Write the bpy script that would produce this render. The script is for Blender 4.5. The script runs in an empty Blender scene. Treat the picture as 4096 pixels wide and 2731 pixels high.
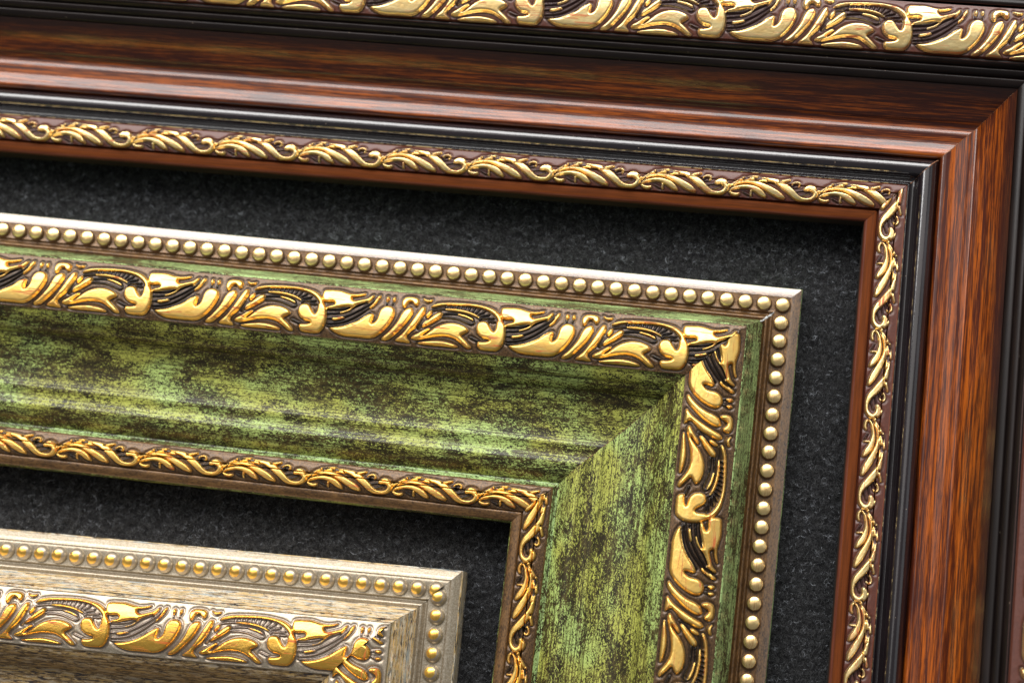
import bpy, bmesh, math, random
import numpy as np
from mathutils import Matrix, Vector

# ------------------------------------------------------------------ setup
sc = bpy.context.scene
COL = sc.collection
MM = 0.001
LIFT = 12.0            # bead plane of the middle frame above the carpet, mm
rng = random.Random(7)
nrg = np.random.default_rng(7)

# ------------------------------------------------------------------ camera
R = [[0.9880566144255488, 0.1180640519765799, -0.09902023187607141],
     [-0.09979440605593468, 0.9799231293570656, 0.17260283042579047],
     [0.11741040503235962, -0.1606597030431788, 0.9800016615333926]]
cam_d = bpy.data.cameras.new('camera')
cam = bpy.data.objects.new('camera', cam_d)
COL.objects.link(cam)
cm = Matrix.Identity(4)
for i in range(3):
    for j in range(3):
        cm[j][i] = R[i][j]
cm[0][3], cm[1][3], cm[2][3] = -14.9137 * MM, -95.0916 * MM, (473.0269 + LIFT) * MM
cam.matrix_world = cm
cam_d.sensor_width = 36.0
cam_d.lens = 7112.0 / 4096.0 * 36.0
cam_d.clip_start = 0.01
cam_d.clip_end = 30.0
cam_d.dof.use_dof = True
cam_d.dof.focus_distance = 0.468
cam_d.dof.aperture_fstop = 8.0
sc.camera = cam

# ------------------------------------------------------------------ light
sc.view_settings.view_transform = 'Standard'
sc.view_settings.look = 'None'
sc.view_settings.exposure = 0.0
sc.view_settings.gamma = 1.0
sc.view_settings.use_curve_mapping = False
world = bpy.data.worlds.new('World')
sc.world = world
world.use_nodes = True
bgn = world.node_tree.nodes['Background']
bgn.inputs[0].default_value = (0.9, 0.95, 1.0, 1)
bgn.inputs[1].default_value = 0.17

def area_light(name, loc, target, sx, sy, power, color):
    d = bpy.data.lights.new(name, 'AREA')
    d.shape = 'RECTANGLE'; d.size = sx; d.size_y = sy
    d.energy = power; d.color = color
    o = bpy.data.objects.new(name, d)
    o.location = loc
    o.rotation_euler = (Vector(target) - Vector(loc)).to_track_quat('-Z', 'Y').to_euler()
    COL.objects.link(o)
    return o

area_light('window_light', (-0.25, 0.66, 0.74), (-0.1, 0.0, 0.0), 1.8, 0.56, 27.0, (1.0, 0.98, 0.96))
area_light('ceiling_light', (-0.25, 0.34, 1.35), (-0.1, 0.0, 0.0), 1.6, 0.60, 2.9, (1.0, 0.97, 0.93))
area_light('side_light', (0.75, 0.10, 0.62), (0.0, -0.03, 0.0), 0.45, 0.8, 0.45, (0.92, 0.97, 1.0))

# ------------------------------------------------------------------ node helpers
class NB:
    def __init__(self, name):
        self.m = bpy.data.materials.new(name)
        self.m.use_nodes = True
        self.nt = self.m.node_tree
        self.b = self.nt.nodes['Principled BSDF']
        self.out = self.nt.nodes['Material Output']
        tc = self.nt.nodes.new('ShaderNodeTexCoord')
        mp = self.nt.nodes.new('ShaderNodeMapping')
        mp.inputs['Scale'].default_value = (1000, 1000, 1000)
        self.nt.links.new(tc.outputs['Object'], mp.inputs[0])
        self.co = mp.outputs[0]                     # object coordinates in millimetres
    def link(self, a, b): self.nt.links.new(a, b)
    def _in(self, sock, v):
        if hasattr(v, 'is_output') or isinstance(v, bpy.types.NodeSocket):
            self.nt.links.new(v, sock)
        else:
            sock.default_value = v
    def scaled(self, sx, sy, sz, off=(0, 0, 0)):
        mp = self.nt.nodes.new('ShaderNodeMapping')
        mp.inputs['Scale'].default_value = (sx, sy, sz)
        mp.inputs['Location'].default_value = off
        self.link(self.co, mp.inputs[0])
        return mp.outputs[0]
    def noise(self, vec, scale=1.0, detail=3, rough=0.5, dist=0.0):
        n = self.nt.nodes.new('ShaderNodeTexNoise')
        self.link(vec, n.inputs['Vector'])
        n.inputs['Scale'].default_value = scale
        n.inputs['Detail'].default_value = detail
        n.inputs['Roughness'].default_value = rough
        n.inputs['Distortion'].default_value = dist
        return n.outputs[0]
    def vor(self, vec, scale=1.0, feature='DISTANCE_TO_EDGE'):
        n = self.nt.nodes.new('ShaderNodeTexVoronoi')
        n.feature = feature
        self.link(vec, n.inputs['Vector'])
        n.inputs['Scale'].default_value = scale
        return n.outputs['Distance']
    def math(self, op, a, b=0.0, c=0.0, clamp=False):
        n = self.nt.nodes.new('ShaderNodeMath'); n.operation = op; n.use_clamp = clamp
        self._in(n.inputs[0], a); self._in(n.inputs[1], b); self._in(n.inputs[2], c)
        return n.outputs[0]
    def ramp(self, v, a, b, lo=0.0, hi=1.0):
        n = self.nt.nodes.new('ShaderNodeMapRange'); n.interpolation_type = 'SMOOTHSTEP'
        self._in(n.inputs['Value'], v)
        n.inputs['From Min'].default_value = a; n.inputs['From Max'].default_value = b
        n.inputs['To Min'].default_value = lo; n.inputs['To Max'].default_value = hi
        return n.outputs[0]
    def mix(self, f, a, b):
        n = self.nt.nodes.new('ShaderNodeMix'); n.data_type = 'RGBA'
        self._in(n.inputs[0], f)
        for i, v in ((6, a), (7, b)):
            if isinstance(v, tuple): v = (v[0], v[1], v[2], 1)
            self._in(n.inputs[i], v)
        return n.outputs[2]
    def mixf(self, f, a, b):
        n = self.nt.nodes.new('ShaderNodeMix'); n.data_type = 'FLOAT'
        self._in(n.inputs[0], f); self._in(n.inputs[2], a); self._in(n.inputs[3], b)
        return n.outputs[0]
    def sep(self, v=None):
        n = self.nt.nodes.new('ShaderNodeSeparateXYZ'); self.link(v or self.co, n.inputs[0]); return n.outputs
    def attr(self, name):
        n = self.nt.nodes.new('ShaderNodeAttribute'); n.attribute_name = name; return n.outputs['Fac']
    def set(self, **k):
        names = dict(color='Base Color', metal='Metallic', rough='Roughness', coat='Coat Weight',
                     coatr='Coat Roughness', spec='Specular IOR Level', sheen='Sheen Weight')
        for a, v in k.items():
            if isinstance(v, tuple) and len(v) == 3: v = (*v, 1)
            self._in(self.b.inputs[names[a]], v)
    def bump(self, h, dist, strength=1.0):
        n = self.nt.nodes.new('ShaderNodeBump')
        n.inputs['Strength'].default_value = strength
        n.inputs['Distance'].default_value = dist * MM
        self.link(h, n.inputs['Height'])
        self.link(n.outputs[0], self.b.inputs['Normal'])
        self.link(n.outputs[0], self.b.inputs['Coat Normal'])

def specks(nb, vec, scale, thr):
    """tiny light dust grains"""
    d = nb.vor(vec, scale, 'F1')
    return nb.ramp(d, thr, thr * 0.5)

# ---- painted bronze brown of the green frame
def mat_bronze(name='bronze_brown_finish', ct=0.32, ior=1.7):
    n = NB(name)
    g = n.noise(n.scaled(1.2, 3.0, 3.0), 1.0, 4, 0.75)
    g2 = n.noise(n.scaled(.25, .8, .8), 1.0, 2)
    t = n.ramp(n.math('ADD', g, n.math('MULTIPLY', g2, 0.35)), 0.45, 0.9)
    c = n.mix(t, (0.035, 0.016, 0.006), (0.22, 0.112, 0.036))
    n.set(color=c, metal=0.5, rough=n.mixf(g, 0.33, 0.5), coat=ct, coatr=0.25)
    n.b.inputs['Coat IOR'].default_value = ior
    n.bump(g, 0.04)
    return n.m

def green_color(n, mint):
    w1 = n.noise(n.scaled(0.85, 1.7, 1.2), 1.35, 2, 0.55, 1.0)
    w2 = n.noise(n.scaled(1.1, 1.9, 1.3, (9, 4, 2)), 2.2, 1, 0.5, 1.4)
    worm = n.math('ADD', n.math('MULTIPLY', w1, 0.55), n.math('MULTIPLY', w2, 0.45))
    big = n.noise(n.scaled(0.060, 0.13, 0.10), 1.0, 3, 0.55, 0.6)
    mid = n.noise(n.scaled(0.20, 0.55, 0.4, (3, 8, 1)), 1.0, 4, 0.65, 0.7)
    patch = n.math('ADD', n.math('MULTIPLY', big, 0.65), n.math('MULTIPLY', mid, 0.35))
    bias = n.ramp(patch, 0.36, 0.62, -0.095, 0.045)
    if mint: bias = n.math('ADD', bias, 0.02)
    t = n.ramp(n.math('ADD', worm, bias), 0.480, 0.535)
    streak = n.noise(n.scaled(0.035, 2.4, 1.6, (1, 2, 7)), 1.0, 3, 0.6)
    t = n.math('MULTIPLY', t, n.ramp(streak, 0.36, 0.52, 0.25, 1.0))
    hue = n.noise(n.scaled(0.05, 0.07, 0.06, (5, 1, 9)), 1.0, 2)
    crack = n.vor(n.scaled(0.09, 0.13, 0.12), 1.0)
    ck = n.ramp(n.math('ADD', crack, n.math('MULTIPLY', mid, 0.10)), 0.045, 0.075, 0.45, 1.0)
    t = n.math('MULTIPLY', t, ck)
    if mint:
        br = n.mix(hue, (0.32, 0.47, 0.17), (0.42, 0.58, 0.24))
    else:
        br = n.mix(n.ramp(hue, .40, .60), (0.40, 0.42, 0.085), (0.38, 0.50, 0.15))
    dk = n.mix(n.ramp(mid, 0.4, 0.6), (0.022, 0.017, 0.007), (0.060, 0.045, 0.014))
    return n.mix(t, dk, br), worm

def mat_green(name, mint=False):
    n = NB(name)
    c, h = green_color(n, mint)
    n.set(color=c, rough=0.45, coat=0.28, coatr=0.13, spec=0.15)
    n.bump(h, 0.035, 0.7)
    return n.m

def mat_wood():
    n = NB('mahogany_veneer')
    v1 = n.noise(n.scaled(0.055, 2.0, 1.3), 1.0, 4, 0.6, 0.35)
    v2 = n.noise(n.scaled(0.16, 4.2, 2.8, (4, 2, 8)), 1.0, 3, 0.6, 0.2)
    bands = n.noise(n.scaled(0.012, 0.42, 0.30, (2, 3, 1)), 1.0, 2, 0.5)
    pores = n.noise(n.scaled(0.30, 6.0, 3.6, (1, 7, 3)), 1.0, 2, 0.5)
    mixv = n.math('ADD', n.math('MULTIPLY', v1, 0.45), n.math('ADD', n.math('MULTIPLY', v2, 0.30), n.math('MULTIPLY', bands, 0.25)))
    t = n.ramp(mixv, 0.45, 0.62)
    c = n.mix(t, (0.050, 0.008, 0.002), (0.36, 0.080, 0.004))
    c = n.mix(n.ramp(pores, 0.36, 0.29, 0.0, 0.7), c, (0.018, 0.005, 0.003))
    # dark stained burst along the edge next to the black beads
    s = n.sep()
    y = s[1]
    edge = n.math('ADD', y, n.math('MULTIPLY', v1, 5.0))
    c = n.mix(n.ramp(edge, -25.6, -21.0, 0.0, 0.93), c, (0.012, 0.003, 0.002))
    n.set(color=c, rough=0.5, coat=0.75, coatr=0.13, spec=0.1)
    n.b.inputs['Coat IOR'].default_value = 1.6
    orange = n.noise(n.scaled(0.5, 0.9, 0.9), 1.0, 2)
    n.bump(orange, 0.02)
    return n.m

def mat_black(name, tint, rough=0.24, sp=0.3, ct=0.9):
    n = NB(name)
    g = n.noise(n.scaled(2, 5, 5), 1.0, 3)
    d = specks(n, n.scaled(1, 1, 1), 0.32, 0.055)
    big = n.noise(n.scaled(.05, .3, .3), 1.0, 3)
    c = n.mix(n.ramp(big, .4, .65), tint, tuple(x * 1.8 for x in tint))
    c = n.mix(n.math('MULTIPLY', d, 0.6), c, (0.35, 0.27, 0.20))
    n.set(color=c, rough=n.mixf(g, rough, rough + .12), spec=sp, coat=ct, coatr=0.10)
    n.b.inputs['Coat IOR'].default_value = 1.75
    n.bump(g, 0.012)
    return n.m

def mat_lip(name, c1, c2, metal=0.0, rough=0.35):
    n = NB(name)
    g = n.noise(n.scaled(0.08, 1.6, 1.2), 1.0, 4, 0.6)
    g2 = n.noise(n.scaled(3, 3, 3), 1.0, 2)
    c = n.mix(n.ramp(g, 0.35, 0.65), c1, c2)
    n.set(color=c, rough=n.mixf(g2, rough, rough + 0.15), metal=metal, spec=0.15, coat=0.0, coatr=.2)
    n.bump(g2, 0.02)
    return n.m

def mat_champagne():
    n = NB('champagne_silver_finish')
    g = n.noise(n.scaled(2.2, 2.6, 2.6), 1.0, 4, 0.7)
    s = n.noise(n.scaled(.06, 2.4, 2.0), 1.0, 3, .6)
    c = n.mix(n.ramp(g, 0.35, 0.7), (0.30, 0.245, 0.17), (0.52, 0.455, 0.355))
    c = n.mix(n.ramp(s, .42, .30, 0, .35), c, (0.22, 0.16, 0.10))
    n.set(color=c, metal=0.72, rough=n.mixf(g, 0.34, 0.5))
    n.bump(g, 0.03)
    return n.m

def mat_distressed():
    n = NB('distressed_cream_paint')
    a = n.noise(n.scaled(0.14, 1.1, 0.8), 1.0, 5, 0.72, 0.3)
    b = n.noise(n.scaled(0.45, 2.0, 1.6, (5, 5, 1)), 1.0, 4, 0.7, 0.5)
    k = n.noise(n.scaled(0.30, 1.7, 1.4, (2, 9, 4)), 1.0, 5, 0.75, 0.5)
    t = n.math('ADD', n.math('MULTIPLY', a, .5), n.math('MULTIPLY', b, .5))
    c = n.mix(n.ramp(t, .47, .53), (0.70, 0.50, 0.22), (0.80, 0.76, 0.64))
    c = n.mix(n.ramp(b, .55, .59, 0, .8), c, (0.50, 0.22, 0.025))
    h = n.noise(n.scaled(0.07, 0.8, 0.6, (7, 1, 4)), 1.0, 4, .7)
    c = n.mix(n.ramp(h, .53, .60, 0, .7), c, (0.26, 0.38, 0.46))
    s = n.sep()
    # heavier dark wear on the deep side (inner scoop) than on the raised strip
    wear = n.ramp(s[1], -16.0, -31.0, 0.0, 0.07)
    c = n.mix(n.ramp(n.math('ADD', k, wear), .54, .57, 0, .95), c, (0.030, 0.026, 0.032))
    deep = n.ramp(s[1], -28.0, -29.0)
    c = n.mix(n.math('MULTIPLY', deep, .6), c, (0.34, 0.20, 0.055))
    c = n.mix(n.math('MULTIPLY', deep, n.ramp(k, .535, .565, 0, .9)), c, (0.028, 0.026, 0.034))
    n.set(color=c, rough=0.4, metal=0.12, coat=0.25, coatr=.22)
    n.bump(k, 0.03)
    return n.m

GOLD = (1.0, 0.60, 0.17)
def gold_nodes(n, pale):
    """colour of the foil with its red hairline breaks along the rail"""
    ln = n.noise(n.scaled(0.05, 1.5, 0.1), 1.0, 0, 0.3)
    pt = n.noise(n.scaled(0.16, 0.9, 0.6, (3, 1, 5)), 1.0, 2)
    red = n.math('MULTIPLY', n.ramp(n.math('ABSOLUTE', n.math('SUBTRACT', ln, 0.5)), 0.050, 0.020),
                 n.ramp(pt, 0.50, 0.55))
    tone = n.noise(n.scaled(0.25, 0.6, 0.5), 1.0, 3)
    c = n.mix(n.ramp(tone, .3, .7), pale, tuple(x * y for x, y in zip(pale, (1.0, 0.88, 0.72))))
    return n.mix(n.math('MULTIPLY', red, 0.85), c, (0.45, 0.07, 0.02)), red

def mat_relief(name, ground1, ground2, wash, pale, metal, thr, washamt=1.0, grough=0.38, blot=0.0, gcoat=0.3, goff=0.06):
    n = NB(name)
    gs = n.attr('gold'); ws = n.attr('wash')
    thr = thr + goff
    rag = n.noise(n.scaled(3.2, 3.2, 3.2), 1.0, 2)
    e = n.math('ADD', gs, n.math('MULTIPLY', n.math('SUBTRACT', rag, 0.5), 0.14))
    gm = n.ramp(e, thr + 0.03, thr - 0.03)
    if blot:
        bl = n.noise(n.scaled(.9, 1.4, 1.2, (8, 3, 1)), 1.0, 3, .6)
        gm = n.math('MULTIPLY', gm, n.ramp(bl, .34, .38))
    g = n.noise(n.scaled(2.0, 3.2, 3.2), 1.0, 4, 0.75)
    gr = n.mix(n.ramp(g, 0.35, 0.7), ground1, ground2)
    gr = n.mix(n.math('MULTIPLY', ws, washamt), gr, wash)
    gc, red = gold_nodes(n, pale)
    c = n.mix(gm, gr, gc)
    hm = n.noise(n.scaled(0.9, 1.1, 1.1), 1.0, 3, .6)
    gmet = n.mixf(red, 0.92, 0.2)
    n.set(color=c, metal=n.mixf(gm, metal, gmet), rough=n.mixf(gm, n.mixf(ws, n.mixf(g, .36, .55), .28), grough),
          coat=n.mixf(gm, gcoat, 0.15), coatr=.2)
    n.bump(n.math('ADD', n.math('MULTIPLY', hm, 1.0), n.math('MULTIPLY', g, 0.35)), 0.10, 0.6)
    return n.m

def mat_bead(name, ground, rim, pale, cap, off, metal):
    n = NB(name)
    s = n.sep()
    dx = n.math('SUBTRACT', s[0], off[0]); dy = n.math('SUBTRACT', s[1], off[1])
    r = n.math('SQRT', n.math('ADD', n.math('MULTIPLY', dx, dx), n.math('MULTIPLY', dy, dy)))
    oi = n.nt.nodes.new('ShaderNodeObjectInfo')
    ns = n.noise(n.scaled(1.2, 1.2, 1.2), 1.0, 2)
    gm = n.ramp(n.math('ADD', r, n.math('MULTIPLY', n.math('SUBTRACT', ns, 0.5), 0.35)), cap + .05, cap - .05)
    add = n.nt.nodes.new('ShaderNodeVectorMath'); add.operation = 'ADD'
    sc2 = n.nt.nodes.new('ShaderNodeVectorMath'); sc2.operation = 'SCALE'
    n.link(oi.outputs['Location'], sc2.inputs[0]); sc2.inputs['Scale'].default_value = 1000.0
    n.link(n.co, add.inputs[0]); n.link(sc2.outputs[0], add.inputs[1])
    mp = n.nt.nodes.new('ShaderNodeMapping'); mp.inputs['Scale'].default_value = (0.15, 5.0, .4)
    n.link(add.outputs[0], mp.inputs[0])
    ln = n.noise(mp.outputs[0], 1.0, 1)
    red = n.math('MULTIPLY', n.ramp(n.math('ABSOLUTE', n.math('SUBTRACT', ln, 0.5)), 0.03, 0.01), n.ramp(oi.outputs['Random'], .35, .5))
    gc = n.mix(n.math('MULTIPLY', red, .7), pale, (0.5, 0.12, 0.03))
    g = n.noise(n.scaled(3, 3, 3), 1.0, 3)
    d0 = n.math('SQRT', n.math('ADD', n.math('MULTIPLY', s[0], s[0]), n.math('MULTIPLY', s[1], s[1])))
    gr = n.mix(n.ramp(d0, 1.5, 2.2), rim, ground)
    gr = n.mix(n.ramp(g, .45, .7, 0, .5), gr, ground)
    n.set(color=n.mix(gm, gr, gc), metal=n.mixf(gm, metal, .92), rough=n.mixf(gm, 0.38, 0.30), coat=.3)
    n.bump(ns, 0.05, 0.3)
    return n.m

M = {}
M['bronze'] = mat_bronze()
M['bronze_edge'] = mat_bronze('pearl_lacquered_bronze_edge', 1.0, 2.1)
M['green'] = mat_green('green_patina_paint')
M['mint'] = mat_green('mint_patina_paint', True)
M['wood'] = mat_wood()
M['black'] = mat_black('black_lacquer', (0.008, 0.005, 0.006), 0.15)
M['ribblack'] = mat_black('satin_black_lacquer', (0.006, 0.0035, 0.003), 0.36, 0.25, 0.05)
M['oxide'] = mat_lip('red_brown_lacquer', (0.085, 0.022, 0.012), (0.14, 0.042, 0.022))
M['orange_lip'] = mat_lip('orange_brown_lacquer', (0.075, 0.017, 0.002), (0.12, 0.027, 0.003), rough=.7)
M['dark'] = mat_lip('raw_dark_side', (0.02, 0.014, 0.012), (0.04, 0.025, 0.018), rough=.7)
M['champ'] = mat_champagne()
M['cream'] = mat_distressed()
M['relief_green'] = mat_relief('gilded_relief_on_bronze', (0.035, 0.017, 0.007), (0.19, 0.105, 0.042), (0.007, 0.005, 0.005), (1.0, 0.68, 0.20), 0.5, 0.0, .95)
M['relief_wood'] = mat_relief('gilded_relief_on_oxide', (0.070, 0.018, 0.010), (0.11, 0.030, 0.016), (0.02, 0.006, 0.006), (1.0, 0.78, 0.38), 0.05, 0.0, .9, .30, .0, .15)
M['relief_champ'] = mat_relief('gilded_relief_on_champagne', (0.36, 0.29, 0.20), (0.60, 0.52, 0.40), (0.20, 0.155, 0.14), (1.0, 0.60, 0.11), 0.75, -0.12, .75, .24)
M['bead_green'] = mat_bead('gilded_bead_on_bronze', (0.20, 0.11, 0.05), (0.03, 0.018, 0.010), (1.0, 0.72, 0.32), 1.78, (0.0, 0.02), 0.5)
M['bead_champ'] = mat_bead('gilded_bead_on_champagne', (0.50, 0.43, 0.32), (0.42, 0.34, 0.25), (1.0, 0.60, 0.12), 1.40, (-0.25, -0.22), 0.75)

# ------------------------------------------------------------------ the carved patterns (mm, one repeat)
BIG_LEAVES = [[[0.0,17.0],[0.11,15.81],[0.82,15.46],[2.73,15.34],[4.65,15.25],[5.98,15.55],[7.09,15.83],[8.29,16.01],[9.67,15.94],[11.31,15.45],[11.79,15.49],[10.96,16.02],[9.52,16.45],[8.37,16.64],[8.09,16.95],[8.27,17.47],[8.98,18.0],[10.73,17.48],[12.56,16.83],[13.49,15.77],[14.03,15.66],[13.98,16.26],[13.28,17.4],[12.74,18.14],[12.45,18.17],[12.47,17.69],[10.84,18.33],[9.45,19.06],[8.72,19.99],[7.78,20.94],[6.36,21.51],[5.54,21.76],[5.72,21.47],[6.94,21.07],[8.13,20.37],[8.75,19.45],[6.55,19.74],[4.91,20.27],[3.26,20.71],[1.87,20.78],[1.68,20.44],[2.72,19.91],[3.65,19.64],[3.86,19.15],[3.52,18.76],[2.76,18.66],[1.51,18.96],[0.63,18.76],[0.12,17.85]],[[15.92,15.6],[15.48,15.51],[15.03,16.16],[14.39,17.72],[13.69,18.85],[13.25,19.54],[13.76,19.38],[14.67,18.22],[15.55,16.85]],[[3.53,23.5],[3.89,23.77],[5.35,23.49],[7.08,22.83],[6.53,22.73],[4.87,23.11]],[[3.11,25.89],[3.95,25.77],[6.67,25.32],[8.9,24.46],[10.87,23.3],[12.6,21.85],[13.97,20.96],[14.56,20.9],[14.69,21.53],[14.48,22.4],[14.31,23.48],[14.56,23.78],[15.34,23.27],[15.95,22.25],[16.07,20.75],[16.44,19.54],[17.28,18.6],[18.31,18.35],[19.4,18.54],[20.13,19.28],[20.22,20.76],[19.68,22.31],[18.66,24.22],[16.99,26.08],[15.64,27.07],[14.21,27.53],[12.08,27.54],[9.75,27.56],[7.19,27.61],[5.21,27.17],[3.83,26.46]],[[17.35,15.93],[17.73,15.57],[18.18,15.8],[18.18,16.59],[17.86,17.37],[17.52,17.19],[17.35,16.57]],[[19.1,15.97],[19.53,15.54],[19.9,15.89],[19.8,16.75],[19.43,17.17],[19.17,16.81]],[[21.92,15.9],[22.58,15.3],[24.04,15.09],[25.55,15.22],[26.26,15.79],[26.29,16.85],[25.84,17.49],[25.19,17.39],[24.56,16.6],[23.8,16.46],[23.24,17.05],[22.94,18.04],[22.37,18.52],[21.92,18.03],[21.71,16.77]],[[22.84,18.9],[24.03,18.25],[24.78,18.28],[25.17,19.2],[24.75,20.52],[23.74,22.53],[22.28,24.38],[20.8,26.02],[19.49,27.32],[18.26,27.67],[17.36,27.6],[17.75,26.96],[19.07,25.77],[20.53,23.92],[21.56,22.12],[22.15,20.14]],[[27.23,17.78],[27.95,17.56],[28.38,17.98],[28.27,19.27],[27.63,20.83],[26.98,22.38],[26.1,23.74],[25.26,24.46],[24.16,25.74],[24.15,26.52],[24.99,27.29],[25.15,27.69],[23.13,27.58],[20.9,27.6],[22.02,26.59],[23.33,25.29],[24.37,23.49],[25.23,21.92],[25.9,20.57],[26.39,19.46]],[[27.13,15.34],[27.43,15.16],[28.01,15.57],[29.06,15.53],[29.77,15.25],[29.88,15.6],[29.24,16.05],[28.41,16.24],[27.74,15.92]],[[29.5,17.66],[30.08,16.86],[31.47,16.19],[33.75,15.79],[36.47,15.58],[38.99,15.48],[41.72,15.48],[44.07,15.78],[46.01,16.12],[47.35,16.83],[48.53,17.88],[49.05,19.1],[49.5,19.9],[50.08,20.68],[50.39,22.55],[50.38,24.24],[49.92,25.97],[49.03,27.22],[48.03,27.59],[45.94,27.6],[44.26,27.6],[43.54,27.15],[43.27,26.02],[43.61,25.66],[45.07,25.62],[46.28,25.24],[46.4,24.9],[45.79,24.66],[44.51,24.52],[43.39,23.89],[42.76,23.01],[42.53,21.66],[42.8,20.78],[43.36,20.26],[44.17,20.01],[45.13,20.12],[45.72,20.7],[46.14,21.5],[46.77,22.39],[47.34,22.75],[47.77,21.97],[47.85,20.91],[47.72,19.86],[48.07,19.62],[47.71,18.91],[46.87,18.04],[45.73,17.31],[44.4,16.7],[42.88,16.32],[40.74,16.07],[38.64,16.11],[36.56,16.28],[34.46,16.42],[32.4,16.78],[30.77,17.32]],[[33.68,17.71],[35.43,17.39],[37.54,17.39],[39.46,17.62],[41.42,18.17],[42.55,18.8],[42.92,19.18],[42.38,19.13],[41.06,18.63],[39.32,18.21],[37.19,17.95],[35.07,17.91],[33.7,17.88]],[[28.69,20.08],[29.02,19.3],[29.7,18.53],[30.2,18.65],[30.07,19.3],[29.56,20.21],[29.08,20.64],[28.71,20.5]],[[27.92,23.13],[28.44,22.23],[29.56,21.06],[30.68,19.88],[31.62,18.98],[32.42,18.64],[32.97,18.84],[33.05,19.43],[32.62,20.22],[31.48,21.18],[30.12,22.17],[28.74,22.94],[28.15,23.28]],[[36.87,18.79],[38.57,18.88],[40.09,19.26],[41.2,19.78],[41.5,20.17],[41.03,20.07],[39.48,19.42],[37.75,19.07]],[[25.38,26.36],[25.94,25.77],[27.12,25.12],[28.47,24.14],[29.64,23.38],[30.16,23.29],[30.1,23.65],[29.15,24.49],[28.11,25.44],[28.25,25.68],[29.06,25.45],[30.19,24.39],[31.7,22.96],[33.47,21.94],[35.3,21.37],[37.18,21.31],[38.92,21.7],[40.15,22.32],[40.55,23.02],[39.99,23.6],[39.01,24.13],[38.64,24.54],[39.35,25.15],[40.51,26.09],[41.47,27.04],[41.69,27.48],[40.92,27.69],[40.05,27.4],[38.65,26.28],[37.06,25.38],[35.54,25.01],[33.85,24.97],[31.99,25.26],[29.95,25.79],[27.92,26.42],[26.28,26.79]],[[27.01,27.57],[28.44,27.15],[30.7,26.7],[33.19,26.41],[35.32,26.61],[37.05,26.97],[38.05,27.39],[37.98,27.65],[36.3,27.68],[34.2,27.68],[31.68,27.73],[28.73,27.75]]]
BIG_RIBS = [[[2.06,22.06],[4.17,21.89],[6.25,21.38],[8.04,20.43],[9.6,19.27],[11.58,18.15],[13.56,16.95],[13.89,15.95]],[[2.24,23.39],[4.56,23.13],[6.83,22.54],[9.22,21.23],[11.37,19.74],[13.29,18.15],[14.4,16.87],[15.51,15.58]],[[2.42,24.7],[4.94,24.34],[7.41,23.66],[9.98,22.12],[12.28,20.18],[13.8,18.75]],[[2.52,25.43],[6.11,25.11],[8.78,24.27],[11.32,22.52],[13.63,20.69]],[[1.89,20.9],[4.45,20.75],[6.73,20.2],[8.56,19.48]],[[17.77,18.14],[17.61,17.3]],[[19.24,17.99],[19.42,16.9]],[[32.94,19.98],[35.25,19.86],[37.39,20.07],[39.14,20.63],[40.68,21.16],[41.61,21.02],[41.79,20.26],[41.1,19.48],[39.35,18.92],[36.79,18.64],[34.69,18.79],[33.24,19.0]],[[29.79,18.49],[31.63,17.99],[33.6,17.68],[37.08,17.61],[39.43,17.85],[41.38,18.29],[42.96,19.19],[43.36,19.89]],[[33.99,16.58],[33.68,17.46]],[[35.35,16.45],[35.14,17.32]],[[36.6,16.32],[36.41,17.3]],[[37.76,16.31],[37.57,17.29]],[[38.92,16.3],[38.63,17.39]],[[40.09,16.4],[39.7,17.5]],[[41.38,16.59],[40.78,17.71]],[[42.67,16.78],[41.77,18.04]],[[44.19,17.16],[42.53,18.28]],[[45.55,17.98],[43.11,18.64]],[[46.92,18.9],[43.49,19.24]],[[47.45,19.8],[45.36,19.9]],[[41.11,24.67],[42.44,25.17],[43.52,25.48]],[[26.98,23.77],[28.15,22.17],[29.25,20.89]]]
SCROLL = [[[-3.5,64.21,0.464],[-2.47,63.76,0.735],[-1.35,64.03,0.735],[-0.66,64.83,0.658],[-0.93,65.83,0.542],[-1.92,66.57,0.387],[-3.28,66.78,0.387],[-4.86,66.66,0.503],[-6.13,66.02,0.735],[-7.44,64.99,0.813],[-8.95,63.99,0.813],[-10.44,63.08,0.735],[-12.09,62.57,0.464],[-14.29,62.42,0.387],[-16.86,62.41,0.387]],[[-0.71,64.45,0.426],[0.49,64.66,0.271],[1.65,63.7,0.271],[3.3,62.73,0.31],[5.21,62.27,0.348],[7.22,62.05,0.387]],[[-10.47,62.88,0.387],[-9.32,62.56,0.329],[-8.18,62.24,0.29],[-7.7,62.09,0.232]],[[-7.08,63.1,0.174],[-6.35,62.68,0.213],[-5.37,62.61,0.232],[-4.92,63.05,0.232],[-5.33,63.69,0.174]],[[3.53,62.58,0.395],[6.37,62.35,0.395],[9.72,62.75,0.395]],[[0.47,64.65,0.197],[2.29,63.85,0.276],[4.69,63.39,0.336],[6.97,63.54,0.474],[9.14,64.31,0.651],[11.12,65.19,0.79],[13.09,66.07,0.75],[14.4,66.59,0.355]],[[0.06,65.99,0.178],[0.88,65.34,0.237],[1.86,65.0,0.296],[3.85,64.62,0.395],[5.51,64.7,0.513],[7.23,65.21,0.671],[8.57,65.97,0.711],[9.59,66.59,0.316]],[[0.12,66.09,0.237],[0.67,66.57,0.355],[1.93,66.75,0.355],[2.7,66.41,0.237]],[[5.75,65.58,0.237],[5.8,66.61,0.197]]]
SCROLL_RIBS = [[[-7.96,63.98,0.155],[-6.46,63.36,0.155]],[[-7.34,64.2,0.135],[-5.41,63.83,0.135]],[[-6.16,64.95,0.155],[-3.95,64.51,0.155]],[[-4.96,65.89,0.155],[-2.5,65.13,0.155]],[[3.64,65.9,0.158],[5.18,66.54,0.158]]]
PB, PS = 48.4, 23.5

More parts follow.
